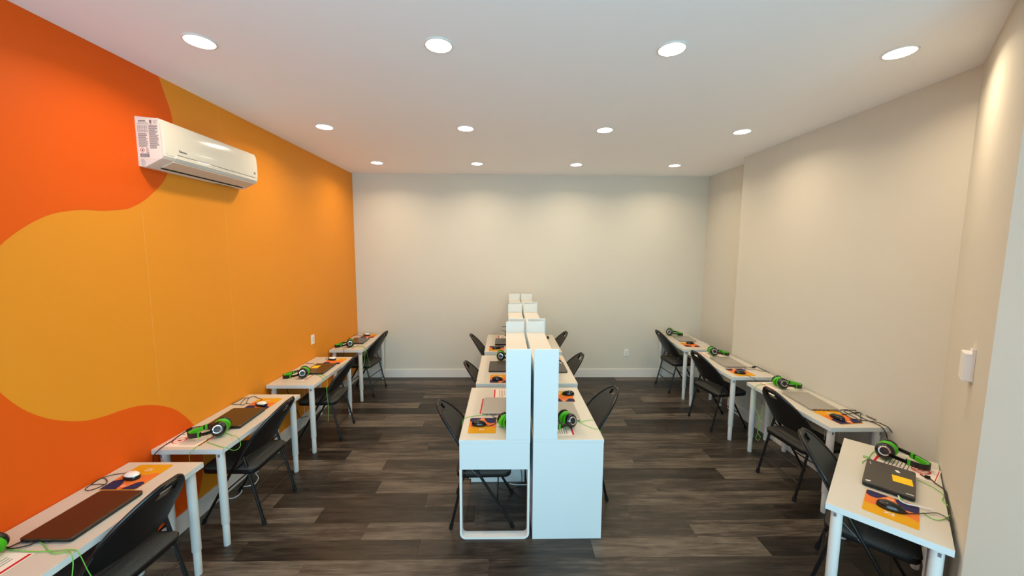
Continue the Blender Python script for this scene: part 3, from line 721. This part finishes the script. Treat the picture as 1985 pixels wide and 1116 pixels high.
CAB = {
'hp_L1a':[(-2.224,1.575,0.734),(-2.149,1.566,0.734),(-2.074,1.559,0.734),(-2.001,1.564,0.734),(-1.94,1.569,0.734),(-1.911,1.566,0.734),(-1.885,1.554,0.734),(-1.885,1.566,0.686),(-1.885,1.58,0.623),(-1.885,1.592,0.578),(-1.885,1.611,0.502)],
'hp_L1b':[(-2.146,1.622,0.734),(-2.125,1.615,0.734),(-2.084,1.597,0.734),(-2.024,1.564,0.734),(-1.985,1.549,0.734),(-1.954,1.552,0.734),(-1.931,1.557,0.734),(-1.885,1.528,0.747),(-1.885,1.531,0.705),(-1.885,1.522,0.65),(-1.885,1.511,0.577)],
'hp_L2a':[(-2.112,2.568,0.734),(-2.098,2.534,0.734),(-2.096,2.489,0.734),(-2.097,2.452,0.734),(-2.091,2.415,0.734),(-2.083,2.385,0.733),(-2.091,2.385,0.719),(-2.098,2.385,0.693),(-2.097,2.385,0.658),(-2.1,2.385,0.57),(-2.091,2.385,0.533),(-2.087,2.385,0.511),(-2.097,2.385,0.493),(-2.108,2.385,0.515)],
'hp_L2b':[(-2.079,2.51,0.734),(-2.0,2.475,0.734),(-1.931,2.444,0.734),(-1.893,2.433,0.734),(-1.885,2.463,0.703),(-1.885,2.495,0.679),(-1.885,2.527,0.667),(-1.885,2.549,0.67),(-1.885,2.563,0.682),(-1.885,2.561,0.71),(-1.885,2.549,0.736),(-1.885,2.528,0.762),(-1.968,2.6,0.734),(-2.038,2.635,0.734),(-2.054,2.627,0.734)],
'hp_L3a':[(-2.126,3.951,0.734),(-2.032,3.917,0.734),(-1.939,3.852,0.734),(-1.885,3.787,0.725),(-1.885,3.834,0.631),(-1.885,3.849,0.507),(-1.885,3.865,0.39),(-1.885,3.858,0.318),(-1.885,3.84,0.244)],
'hp_L3b':[(-2.127,3.985,0.734),(-2.027,3.951,0.734),(-1.947,3.901,0.734),(-1.894,3.86,0.734),(-1.885,3.867,0.7),(-1.885,3.862,0.645),(-1.885,3.844,0.59),(-1.885,3.842,0.512),(-1.885,3.872,0.385)],
'hp_L4a':[(-2.124,5.106,0.734),(-2.033,5.092,0.734),(-1.966,5.065,0.734),(-1.885,4.953,0.734),(-1.885,4.916,0.638),(-1.885,4.865,0.546),(-1.885,4.803,0.491)],
'hp_L4b':[(-2.128,5.134,0.734),(-2.022,5.12,0.734),(-1.955,5.093,0.734),(-1.885,4.973,0.729),(-1.885,5.03,0.588),(-1.885,5.086,0.493),(-1.885,5.099,0.409)],
'hp_R3':[(2.763,3.591,0.734),(2.732,3.628,0.734),(2.668,3.621,0.734),(2.599,3.606,0.734),(2.548,3.585,0.734),(2.49,3.538,0.728),(2.49,3.54,0.709),(2.49,3.54,0.648),(2.49,3.512,0.545),(2.49,3.449,0.46),(2.49,3.447,0.37),(2.49,3.455,0.305),(2.49,3.409,0.283),(2.49,3.432,0.234),(2.49,3.47,0.236),(2.49,3.449,0.308),(2.49,3.432,0.437),(2.49,3.401,0.556),(2.49,3.402,0.615)],
'hp_R4a':[(2.531,2.36,0.734),(2.468,2.326,0.734),(2.388,2.271,0.734),(2.365,2.277,0.734),(2.375,2.293,0.734),(2.391,2.287,0.734),(2.398,2.269,0.734),(2.372,2.255,0.734),(2.332,2.239,0.734),(2.296,2.218,0.734),(2.285,2.203,0.734)],
'hp_R4b':[(2.448,2.033,0.734),(2.457,2.002,0.734),(2.462,1.964,0.734),(2.448,1.907,0.734),(2.419,1.876,0.734),(2.384,1.853,0.734),(2.362,1.809,0.734),(2.323,1.767,0.734),(2.283,1.737,0.734),(2.224,1.712,0.734),(2.179,1.706,0.734),(2.164,1.725,0.734),(2.172,1.762,0.734)],
'hp_R4c':[(2.163,1.854,0.738),(2.174,1.892,0.738),(2.158,1.912,0.738),(2.133,1.945,0.738)],
'hp_CL1':[(-0.018,2.694,0.753),(-0.047,2.686,0.753),(-0.07,2.686,0.753)],
'hp_CL1b':[(-0.118,2.891,0.754),(-0.158,2.882,0.754),(-0.193,2.874,0.754),(-0.25,2.86,0.754),(-0.305,2.835,0.754),(-0.318,2.811,0.754),(-0.33,2.823,0.737),(-0.33,2.792,0.734),(-0.33,2.783,0.72)],
'hp_CR1a':[(0.551,2.767,0.754),(0.601,2.76,0.754),(0.649,2.78,0.754),(0.685,2.785,0.754),(0.696,2.777,0.754)],
'hp_CR1b':[(0.582,2.748,0.754),(0.602,2.72,0.754),(0.621,2.692,0.754),(0.658,2.652,0.754),(0.689,2.634,0.754),(0.712,2.664,0.731),(0.712,2.616,0.74),(0.712,2.598,0.725)],
'ch_L2a':[(-2.258,2.744,0.737),(-2.277,2.741,0.737),(-2.312,2.732,0.737),(-2.339,2.715,0.737),(-2.344,2.706,0.737)],
'ch_L2brick':[(-2.335,2.696,0.742),(-2.336,2.656,0.742)],
'ch_L2b':[(-2.346,2.666,0.737),(-2.339,2.601,0.737),(-2.325,2.522,0.737),(-2.322,2.463,0.737),(-2.312,2.413,0.737),(-2.305,2.385,0.733),(-2.319,2.385,0.718),(-2.33,2.385,0.694),(-2.335,2.385,0.663),(-2.341,2.385,0.632)],
'ch_L1a':[(-2.205,1.616,0.737),(-2.213,1.601,0.737),(-2.22,1.584,0.737),(-2.232,1.584,0.737)],
'ch_L1b':[(-2.143,1.609,0.737),(-2.145,1.595,0.737),(-2.16,1.586,0.737),(-2.184,1.577,0.737),(-2.208,1.575,0.737),(-2.229,1.579,0.737)],
'mo_L1':[(-2.259,2.152,0.734),(-2.272,2.147,0.734),(-2.324,2.132,0.734),(-2.36,2.097,0.734),(-2.356,2.038,0.734),(-2.342,1.996,0.734),(-2.306,1.986,0.734),(-2.283,2.014,0.734),(-2.283,2.052,0.734),(-2.322,2.086,0.734),(-2.356,2.099,0.734),(-2.363,2.072,0.734),(-2.353,2.038,0.734),(-2.317,2.04,0.734),(-2.273,2.037,0.734)],
'mo_L2':[(-2.151,3.172,0.734),(-2.176,3.187,0.734),(-2.186,3.16,0.734),(-2.209,3.153,0.734),(-2.251,3.168,0.734),(-2.26,3.134,0.734),(-2.298,3.144,0.734),(-2.367,3.149,0.734),(-2.365,3.194,0.734),(-2.362,3.229,0.734),(-2.359,3.284,0.734),(-2.319,3.291,0.734),(-2.308,3.313,0.734),(-2.291,3.323,0.734),(-2.233,3.286,0.734),(-2.173,3.251,0.734),(-2.173,3.208,0.734),(-2.175,3.173,0.734)],
'mo_L2b':[(-2.287,3.139,0.736),(-2.316,3.204,0.736),(-2.333,3.276,0.736),(-2.314,3.284,0.736),(-2.285,3.224,0.736),(-2.254,3.163,0.736)],
'ch_R3a':[(2.848,2.987,0.737),(2.886,2.997,0.737),(2.926,2.997,0.737),(2.921,2.941,0.737),(2.908,2.863,0.737),(2.904,2.804,0.737),(2.913,2.756,0.737),(2.914,2.717,0.737),(2.905,2.68,0.733),(2.931,2.68,0.696),(2.948,2.68,0.655),(2.945,2.68,0.604),(2.941,2.68,0.572)],
'ch_R3b':[(2.83,2.98,0.736),(2.82,2.908,0.736),(2.806,2.836,0.736),(2.854,2.807,0.736),(2.909,2.79,0.736),(2.952,2.758,0.736),(2.956,2.715,0.736),(2.949,2.681,0.736),(2.977,2.68,0.703),(3.0,2.68,0.662),(3.014,2.68,0.603),(3.021,2.68,0.572)],
'ch_R3c':[(2.792,2.904,0.738),(2.859,2.917,0.738),(2.934,2.939,0.738),(2.998,2.947,0.738),(3.021,2.947,0.738),(2.976,2.877,0.738),(2.973,2.835,0.738),(2.976,2.808,0.738),(3.021,2.868,0.738),(3.039,2.929,0.738),(3.03,2.956,0.738),(2.992,2.974,0.738),(2.945,2.984,0.738),(2.873,2.975,0.738),(2.854,2.904,0.738),(2.852,2.852,0.738),(2.834,2.782,0.738),(2.912,2.869,0.738),(2.992,2.947,0.738),(2.926,2.925,0.738),(2.928,2.966,0.738),(2.919,3.002,0.738)],
'ch_R2':[(2.826,4.175,0.737),(2.847,4.157,0.737),(2.88,4.157,0.737),(2.946,4.183,0.737),(2.943,4.131,0.737),(2.946,4.073,0.737),(2.946,4.012,0.737),(2.94,3.96,0.737)],
'ch_R2f':[(2.876,4.148,0.74),(2.924,4.17,0.74)],
'ch_R2b':[(2.743,4.098,0.736),(2.81,4.093,0.736),(2.861,4.089,0.736),(2.888,4.035,0.736),(2.939,4.011,0.736)],
'mo_R2':[(2.615,3.908,0.734),(2.638,3.888,0.734),(2.65,3.867,0.734),(2.652,3.825,0.734),(2.658,3.804,0.734),(2.685,3.82,0.713),(2.695,3.82,0.7),(2.7,3.82,0.68),(2.704,3.82,0.649)],
'ch_R1':[(2.864,5.425,0.734),(2.931,5.406,0.734),(2.985,5.406,0.734),(2.803,5.273,0.734),(2.929,5.334,0.734),(2.966,5.274,0.734),(2.876,5.214,0.734),(2.81,5.264,0.734)],
'ch_CL1':[(-0.122,2.888,0.756),(-0.096,2.89,0.756),(-0.092,2.849,0.756),(-0.067,2.82,0.756),(-0.036,2.814,0.756),(-0.015,2.879,0.756),(0.021,2.962,0.756)],
'mo_CL1':[(-0.141,2.687,0.757),(-0.106,2.689,0.757),(-0.073,2.723,0.757),(-0.049,2.769,0.757),(-0.036,2.812,0.757),(-0.006,2.827,0.757),(0.021,2.846,0.757)],
'ch_R4':[(2.52,2.082,0.737),(2.522,2.059,0.737),(2.53,2.037,0.737),(2.512,1.993,0.737),(2.492,1.93,0.737),(2.425,1.864,0.737),(2.347,1.791,0.737),(2.307,1.755,0.738),(2.243,1.696,0.738),(2.164,1.623,0.738)],
'mo_R4':[(2.061,1.748,0.738),(2.145,1.747,0.738),(2.222,1.751,0.738),(2.237,1.743,0.738),(2.242,1.723,0.738),(2.228,1.693,0.738)],
'rd_R4':[(2.543,2.155,0.737),(2.534,2.12,0.737),(2.548,2.092,0.737),(2.582,2.091,0.737),(2.616,2.115,0.737),(2.614,2.139,0.737),(2.579,2.149,0.737),(2.533,2.135,0.737),(2.536,2.101,0.737),(2.527,2.073,0.737)],
'plug_R4':[(2.512,2.051,0.744),(2.529,2.037,0.744)],
'wh_R4':[(2.182,1.893,0.74),(2.152,1.862,0.74),(2.139,1.836,0.74),(2.15,1.814,0.74),(2.19,1.796,0.74),(2.235,1.771,0.74)],
'mo_L4':[(-2.23,5.8,0.734),(-2.269,5.742,0.734),(-2.324,5.818,0.734),(-2.405,5.889,0.734),(-2.413,5.779,0.734),(-2.353,5.761,0.734),(-2.325,5.799,0.734)],
'ch_L4':[(-2.288,5.336,0.734),(-2.33,5.303,0.734),(-2.373,5.303,0.734)],
'ch_L4b':[(-2.206,5.027,0.734),(-2.169,4.941,0.734),(-2.142,4.877,0.734),(-2.153,4.9,0.715),(-2.154,4.9,0.681),(-2.156,4.9,0.642)],
'mo_L3':[(-2.121,4.445,0.734),(-2.172,4.468,0.734),(-2.214,4.526,0.734),(-2.204,4.562,0.734),(-2.169,4.562,0.734)],
'ch_L3':[(-2.248,4.311,0.734),(-2.295,4.315,0.734),(-2.362,4.337,0.734)],
'dr_L3':[(-2.335,3.892,0.596),(-2.335,3.923,0.517),(-2.335,3.965,0.449),(-2.335,4.012,0.387),(-2.335,4.042,0.31),(-2.335,4.073,0.247),(-2.335,4.104,0.179),(-2.335,4.14,0.148),(-2.335,4.198,0.135),(-2.335,4.277,0.107)],
'wd_L3':[(-2.335,4.228,0.457),(-2.335,4.223,0.343),(-2.335,4.217,0.233),(-2.335,4.215,0.105)],
'wl_L2':[(-2.348,2.998,0.006),(-2.319,2.958,0.006),(-2.269,2.947,0.006),(-2.244,2.99,0.006),(-2.26,3.051,0.006),(-2.308,3.094,0.006),(-2.27,3.103,0.006),(-2.211,3.136,0.006),(-2.234,3.226,0.006),(-2.299,3.289,0.006)],
'uc1':[(0.145,3.1,0.149),(0.152,3.1,0.108),(0.155,3.1,0.059),(0.146,3.1,0.01),(0.123,3.076,0.006),(0.077,3.051,0.006),(0.038,3.046,0.006)],
'uc2':[(-0.061,3.13,0.006),(-0.063,3.088,0.006),(-0.04,3.057,0.006),(0.012,3.036,0.006),(0.07,3.026,0.006),(0.094,2.976,0.006),(0.137,2.942,0.006),(0.193,2.937,0.006)],
'uw':[(0.044,3.05,0.055),(0.076,3.05,0.046),(0.128,3.05,0.042),(0.205,3.05,0.042)],
'r3drop':[(2.93,4.138,0.137),(2.93,4.151,0.077),(2.93,4.167,0.037),(2.93,4.211,0.011),(2.93,4.236,-0.01)],
'r3drop2':[(2.93,4.033,0.406),(2.93,4.022,0.358),(2.93,3.951,0.363),(2.93,3.925,0.344),(2.93,3.886,0.361)],
'L4floor':[(-2.023,6.044,0.006),(-1.933,5.964,0.006),(-1.848,5.926,0.006)],
}
def cord(key, name, m, r, parent): return world_child(MB().tube(smooth(CAB[key], 4), r, 6), name, m, parent)
MICE = [
    (mw, -2.19, 2.10, TZ, PI / 2 - .3, 'white-topped mouse with a looped cord on the frontmost table', ['mo_L1']),
    (mw, -2.095, 3.12, TZ, PI / 2 - .25, 'white-topped mouse with a tangled cord on the second table by the orange wall', ['mo_L2', 'mo_L2b']),
    (mw, -2.11, 4.465, TZ, PI / 2 - .3, 'white-topped mouse on the table below the wall outlet', ['mo_L3']),
    (mw, -2.17, 5.77, TZ, PI / 2 - .3, 'white-topped mouse on the last table near the back wall', ['mo_L4']),
    (mk, 2.70, 5.26, TZ, -PI / 2, 'black mouse on the right back corner table', []),
    (mk, 2.60, 3.945, TZ, -PI / 2 - .3, 'black mouse with a cord over the table end, middle of the white right wall', ['mo_R2']),
    (mk, 2.69, 2.835, TZ, 0.2, 'black mouse on the navy part of the pad behind the angled table', []),
    (mk, 2.03, 1.79, TZ, math.atan2(-.138, .149) - PI / 2, 'black mouse on the angled table', ['mo_R4']),
    (mk, -.195, 2.705, DZ, -PI / 2 - .15, 'black mouse on the front centre desk, orange wall side', ['mo_CL1']),
    (mk, .585, 3.30, DZ, PI / 2 - .05, 'black mouse behind the silver laptop, white right wall side of the centre row', []),
    (mk, -.075, 3.69, DZ, -PI / 2 - .2, 'black mouse on the middle centre desk, orange wall side', []),
    (mk, -.115, 4.90, DZ, -PI / 2 + .2, 'black mouse on the rear centre desk, orange wall side', [])]
seen = set()
protos = {}
pend = []
for pr, x, y, z, r, lab, cs in MICE:
    first = id(pr) not in seen; seen.add(id(pr))
    o = place(pr, True, (x, y, z + .0036), r, lab, 'computer mice on the pads'); pend.append((o, cs))
for pr in (mw, mk):
    for c in list(pr.children): bpy.data.objects.remove(c)
    bpy.data.objects.remove(pr)
for o, cs in pend:
    for c in cs: cord(c, 'cord', M['cable'], .0022, o)

# ---------------------------------------------------------------- headphones: band lies towards local +y, cups on local x axis
def make_headphones():
    t = thing('headphones', '', 'headphones')
    cz = .05
    def bandpt(a, r=0):  # a 0..pi
        x = .06 * math.cos(a); y = .165 * math.sin(a) ** .8
        z = cz - .022 * min(1, max(0, (y - .02) / .12))
        n = Vector((math.cos(a), math.sin(a) * .6)).normalized()
        return Vector((x + n.x * r, y + n.y * r, z))
    def strip(a0, a1, rin, rout, h, n=22):
        lv = []
        for i in range(n + 1):
            a = a0 + (a1 - a0) * i / n; p, q_ = bandpt(a, rin), bandpt(a, rout)
            lv.append([(p.x, p.y, p.z - h * .8), (q_.x, q_.y, q_.z - h), (q_.x, q_.y, q_.z + h), (p.x, p.y, p.z + h * .8)])
        return lv
    MB().rings(strip(.42, PI - .42, 0, .006, .016), smooth=False).build('headband', M['black'], t)
    MB().rings(strip(.62, PI - .62, -.009, 0, .015), smooth=True).build('headband_pad', M['green'], t)
    for s in (-1, 1):
        a0 = .05 if s > 0 else PI - .05; a1 = .46 if s > 0 else PI - .46
        MB().rings(strip(a0, a1, .004, .012, .010, 8), smooth=False).build('slider_arm', M['gloss'], t)
        am = .5 if s > 0 else PI - .5
        MB().rings(strip(am - .045, am + .045, -.003, .0085, .0175, 3), smooth=False).build('green_joint', M['green'], t)
        X_ = Matrix.Translation((s * .034, -.004, cz)) @ Matrix.Rotation(s * (PI / 2 - .33), 4, 'Y')
        c = MB().lathe([(.040, 0), (.0455, .004), (.0465, .012), (.043, .022), (.034, .029), (.026, .031)], 26, mx=X_, sx=1.0, sy=.93).build('ear_cup', M['gloss'], t)
        MB().lathe([(.0255, .030), (.0265, .034), (.024, .036), (.0195, .0355), (.018, .033), (.018, .030)], 26, mx=X_).build('cup_ring', M['chrome'], c)
        MB().lathe([(.0175, .031), (.016, .034), (.004, .0345)], 20, mx=X_).build('cup_cap', M['black'], c)
        MB().lathe([(.024, -.012), (.033, -.020), (.042, -.018), (.0475, -.009), (.0455, .001), (.04, .002)], 26, mx=X_, sx=1.0, sy=.95).build('ear_cushion', M['green'], t)
    for o in list(t.children_recursive): o.data.transform(Matrix.Scale(1.13, 4))
    return t
hp = make_headphones()
HP = [
    (-2.225, 1.50, TZ, PI / 2 + .4, 'green and black headphones cut by the photo edge on the frontmost table', ['hp_L1a', 'hp_L1b']),
    (-2.072, 2.631, TZ, PI / 2 + .35, 'green and black headphones in front of the dark laptop, beside the red prohibition sign', ['hp_L2a', 'hp_L2b']),
    (-2.124, 3.848, TZ, PI / 2 + .3, 'green and black headphones near the yellow-noted laptop by the orange wall', ['hp_L3a', 'hp_L3b']),
    (-2.15, 5.089, TZ, PI / 2 + .38, 'green and black headphones on the last table by the orange wall', ['hp_L4a', 'hp_L4b']),
    (2.66, 5.84, TZ, -PI / 2 - .5, 'green headphones half hidden by a chair back in the right back corner', []),
    (2.71, 4.68, TZ, -PI / 2 - .2, 'green and black headphones on the middle table of the white right wall', []),
    (2.74, 3.53, TZ, -PI / 2 - .15, 'green and black headphones at the far end of the table behind the angled table', ['hp_R3']),
    (2.515, 2.275, TZ, D(-146), 'large green and black headphones on the angled table', ['hp_R4a', 'hp_R4b']),
    (.02, 2.66, DZ, -PI / 2 + .6, 'green headphones mostly hidden behind the front shelf, orange wall side', ['hp_CL1', 'hp_CL1b']),
    (.47, 2.70, DZ, PI / 2 + .45, 'green and black headphones on the front centre desk, white right wall side', ['hp_CR1a', 'hp_CR1b']),
    (-.045, 4.41, DZ, -PI / 2, 'green and black headphones on the middle centre desk, orange wall side', []),
    (.50, 3.83, DZ, PI / 2, 'green headphones peeking out by the shelf of the middle centre desk, white right wall side', [])]
made = []
for i, (x, y, z, r, lab, cs) in enumerate(HP): made.append((place(hp, i > 0, (x, y, z), r, lab, 'green and black headphones'), cs))
for o, cs in made:
    for c in cs: cord(c, 'cable', M['gcable'], .0019, o)

# ---------------------------------------------------------------- instruction sheets (top towards local +y)
def make_sheet():
    t = thing('instruction_sheet', '', 'paper')
    MB().box((-.105, -.14, 0), (.105, .14, .0008)).build('page', M['paper'], t)
    MB().box((-.1, -.136, .0008), (.1, -.122, .0011)).build('red_bar', M['red'], t)
    MB().box((-.1, .131, .0008), (.1, .135, .0011)).build('red_line', M['red'], t)
    c = MB()
    for k in range(28):
        a, a2 = 2 * PI * k / 28, 2 * PI * (k + 1) / 28
        c.add([(-.02 + q_ * math.cos(w_), .065 + q_ * math.sin(w_), .0011) for q_, w_ in ((.036, a), (.043, a), (.043, a2), (.036, a2))], [(0, 1, 2, 3)])
    c.box((-.037, -.0028, .0008), (.037, .0028, .0011), mx=Matrix.Translation((-.02, .065, 0)) @ Matrix.Rotation(-.8, 4, 'Z'))
    c.box((-.02 - .007, .052, .0008), (-.02 + .007, .078, .001))
    c.build('prohibition_sign', M['red'], t)
    x = MB(); random.seed(2)
    for k in range(7): x.box((-.085, .012 - k * .0165, .0008), (.06 + random.uniform(-.02, .03), .0155 - k * .0165, .0011))
    x.box((.055, .1, .0008), (.075, .104, .0011)).box((.055, .108, .0008), (.07, .112, .0011)).box((.055, .093, .0008), (.078, .096, .0011))
    x.build('print_lines', M['ink'], t)
    return t
sh_ = make_sheet()
SH = [
    (-2.218, 1.452, TZ, PI / 2, 'white instruction sheet with a red bar on the frontmost table'),
    (-2.222, 2.556, TZ, PI / 2, 'white sheet with a red prohibition sign under the headphones of the second table'),
    (-2.19, 3.852, TZ, PI / 2, 'white instruction sheet with a red bar on the table below the wall outlet'),
    (-2.215, 5.09, TZ, PI / 2, 'white instruction sheet with red print on the last table by the orange wall'),
    (2.74, 4.70, TZ, -PI / 2, 'white instruction sheet behind the silver laptop on the middle right wall table'),
    (2.76, 3.56, TZ, -PI / 2, 'white instruction sheet under the headphones of the table behind the angled table'),
    (2.53, 2.175, TZ, D(34.5) - PI, 'white instruction sheet with red bars on the angled table'),
    (.035, 3.335, DZ, -PI / 2, 'white instruction sheet with a red bar behind the silver laptop of the front centre desk'),
    (.37, 2.655, DZ, PI / 2, 'white instruction sheet under the headphones, white right wall side of the front centre desk'),
    (.035, 5.60, DZ, -PI / 2, 'white instruction sheet with a red bar on the rear centre desk')]
for i, (x, y, z, r, lab) in enumerate(SH):
    o = place(sh_, i > 0, (x, y, z), r, lab, 'printed instruction sheets')
    if i == 6: o.rotation_euler.z = D(34.5) + PI
tag(MB().box((-.006, -.155, 0), (.006, .155, .001)).build('red_strip', M['red'], None, (-.195, 3.06, DZ), -.02), 'red paper strip along the edge of the silver laptop, front centre desk', 'paper strip')

# ---------------------------------------------------------------- loose cables, plugs and power strips
def cable(name, label, keys, m, r=.0025, extra=None):
    t = thing(name, label, 'cable', CAB[keys[0]][0])
    for k in keys: cord(k, 'cord', m, r, t)
    for k in (extra or ()): world_child(MB().tube(CAB[k], [.009, .009], 8), 'plug', M['rubber'], t)
    return t
cable('charger_cable', 'black charger cord with a dark brick along the orange wall on the second table', ['ch_L2a', 'ch_L2b'], M['cable'], .0032, ['ch_L2brick'])
cable('charger_cable', 'two short dark cords plugged into the big laptop of the frontmost table', ['ch_L1a', 'ch_L1b'], M['cable'], .003)
cable('charger_cable', 'tangle of black cords spilling over the end of the table behind the angled table', ['ch_R3a', 'ch_R3b', 'ch_R3c'], M['cable'], .0032)
cable('charger_cable', 'black cord with a ferrite plug on the middle table of the white right wall', ['ch_R2', 'ch_R2b'], M['cable'], .0028, ['ch_R2f'])
cable('charger_cable', 'pale looped cord on the right back corner table', ['ch_R1'], M['wcable'], .0022)
cable('charger_cable', 'black cord leaving the silver laptop on the front centre desk', ['ch_CL1'], M['cable'], .0026)
cable('charger_cable', 'black cord with a round plug along the slanted wall on the angled table', ['ch_R4'], M['cable'], .003, ['plug_R4'])
cable('charger_cable', 'thin dark cord behind the laptop of the last table by the orange wall', ['ch_L4'], M['cable'], .0024)
cable('charger_cable', 'dark cord hanging from the end of the last table by the orange wall', ['ch_L4b'], M['cable'], .0024)
cable('charger_cable', 'thin dark cord from the wall to the laptop with the yellow note', ['ch_L3'], M['cable'], .0024)
cable('signal_cable', 'green cord plugged into the near side of the angled table laptop', ['hp_R4c'], M['gcable'], .0036)
cable('signal_cable', 'red looped cord beside the headphones on the angled table', ['rd_R4'], M['pink'], .0022)
cable('signal_cable', 'white flat cord lying across the mouse pad of the angled table', ['wh_R4'], M['wcable'], .0035)
cable('power_cable', 'black cord hanging against the orange wall under the third table', ['dr_L3'], M['cable'], .0035)
cable('power_cable', 'white cord hanging straight down the orange wall under the third table', ['wd_L3'], M['wcable'], .0022)
cable('power_cable', 'white looped cord on the floor under the second table', ['wl_L2'], M['wcable'], .004)
cable('power_cable', 'black cord loops on the floor under the front centre desk', ['uc1', 'uc2'], M['cable'], .003)
cable('power_cable', 'white cord hanging low behind the open frame of the front centre desk', ['uw'], M['wcable'], .004)
cable('power_cable', 'dark cord dropping from the white power strip on the right wall', ['r3drop'], M['cable'], .003)
cable('power_cable', 'thin dark cord hanging under the table behind the angled table', ['r3drop2'], M['cable'], .0022)
cable('power_cable', 'thin dark cord lying on the floor by the back wall beside the last left table', ['L4floor'], M['cable'], .0022)

def strip(loc, rz, label, n=5):
    t = thing('power_strip', label, 'power strip', loc, rz)
    MB().box((-.027, 0, -.19), (.027, .035, .19), .004).build('case', M['white'], t)
    g = MB()
    for k in range(n): g.box((-.015, .0348, -.15 + k * .06), (.015, .036, -.11 + k * .06), .0)
    g.build('sockets', M['grey'], t)
    return t
strip((XR, 4.225, .34), PI / 2, 'white power strip fixed upright on the right wall under the middle table')
t = thing('power_adapter', 'black power adapter hanging under the table behind the angled table', 'power adapter', (2.84, 3.45, .0))
MB().box((-.06, -.03, .18), (.1, .03, .56), .006).build('case', M['black'], t)
cb = MB().tube(smooth([(.02, -.02, .56), (.02, -.03, .64), (-.02, -.04, .69)], 3), .003, 6).build('cord', M['cable'], t)
for a_, b_2, nm in (((2.70, 2.95, .69), (2.80, 3.05, .30), 'white diagonal cord under the table behind the angled table'), ((2.84, 2.95, .69), (2.95, 3.1, .25), 'second white diagonal cord by the right wall under the same table')):
    CAB['tmp'] = [a_, tuple((p + q_) / 2 + (0, 0, -.02)[i] for i, (p, q_) in enumerate(zip(a_, b_2))), b_2]
    cable('power_cable', nm, ['tmp'], M['wcable'], .003)
t = thing('cable_box', 'white box with a looped white cord under the angled table', 'cable box', (2.20, 1.72, 0), ang)
MB().box((-.05, -.02, .27), (.05, .02, .66), .004).build('case', M['white'], t)
MB().tube(smooth([(-.02, .03, .66), (-.055, .03, .58), (-.06, .03, .48), (-.045, .03, .38), (-.02, .035, .26), (0, .04, .1), (.02, .04, .01)], 4), .004, 6).build('cord', M['wcable'], t)
CAB['bk4'] = [(2.16, 1.575, .69), (2.15, 1.58, .62), (2.165, 1.585, .56), (2.15, 1.58, .5), (2.16, 1.585, .42), (2.14, 1.585, .34), (2.15, 1.59, .25)]
cable('power_cable', 'black twisted cord beside the near leg of the angled table', ['bk4'], M['cable'], .004)
t = thing('desk_item', 'small brown case at the shelf of the rear centre desk, white right wall side', 'case', (.655, 5.54, DZ))
MB().box((-.012, -.05, 0), (.012, .05, .025), .003).build('case_body', M['slot'], t)
MB().box((-.0125, -.051, .011), (.0125, .051, .013)).build('case_seam', M['rubber'], t)
t = thing('tripod_stand', 'small brown stand with short arms on the rear centre desk by the shelf', 'stand', (.01, 5.70, DZ))
MB().lathe([(.018, 0), (.02, .003), (.006, .008)], 12).build('base', M['slot'], t)
MB().tube([(0, 0, .006), (0, 0, .07)], .005, 6).build('stem', M['slot'], t)
MB().tube(smooth([(-.06, 0, .092), (-.04, 0, .08), (0, 0, .07), (.04, 0, .08), (.06, 0, .092)], 3), .005, 6).build('arm', M['slot'], t)
MB().tube(smooth([(-.055, 0, .135), (-.02, 0, .143), (.02, 0, .137), (.055, 0, .143)], 3), .006, 6).build('crossbar', M['slot'], t)
MB().tube([(0, 0, .07), (.0, .012, .137)], .002, 5).build('stem', M['slot'], t)
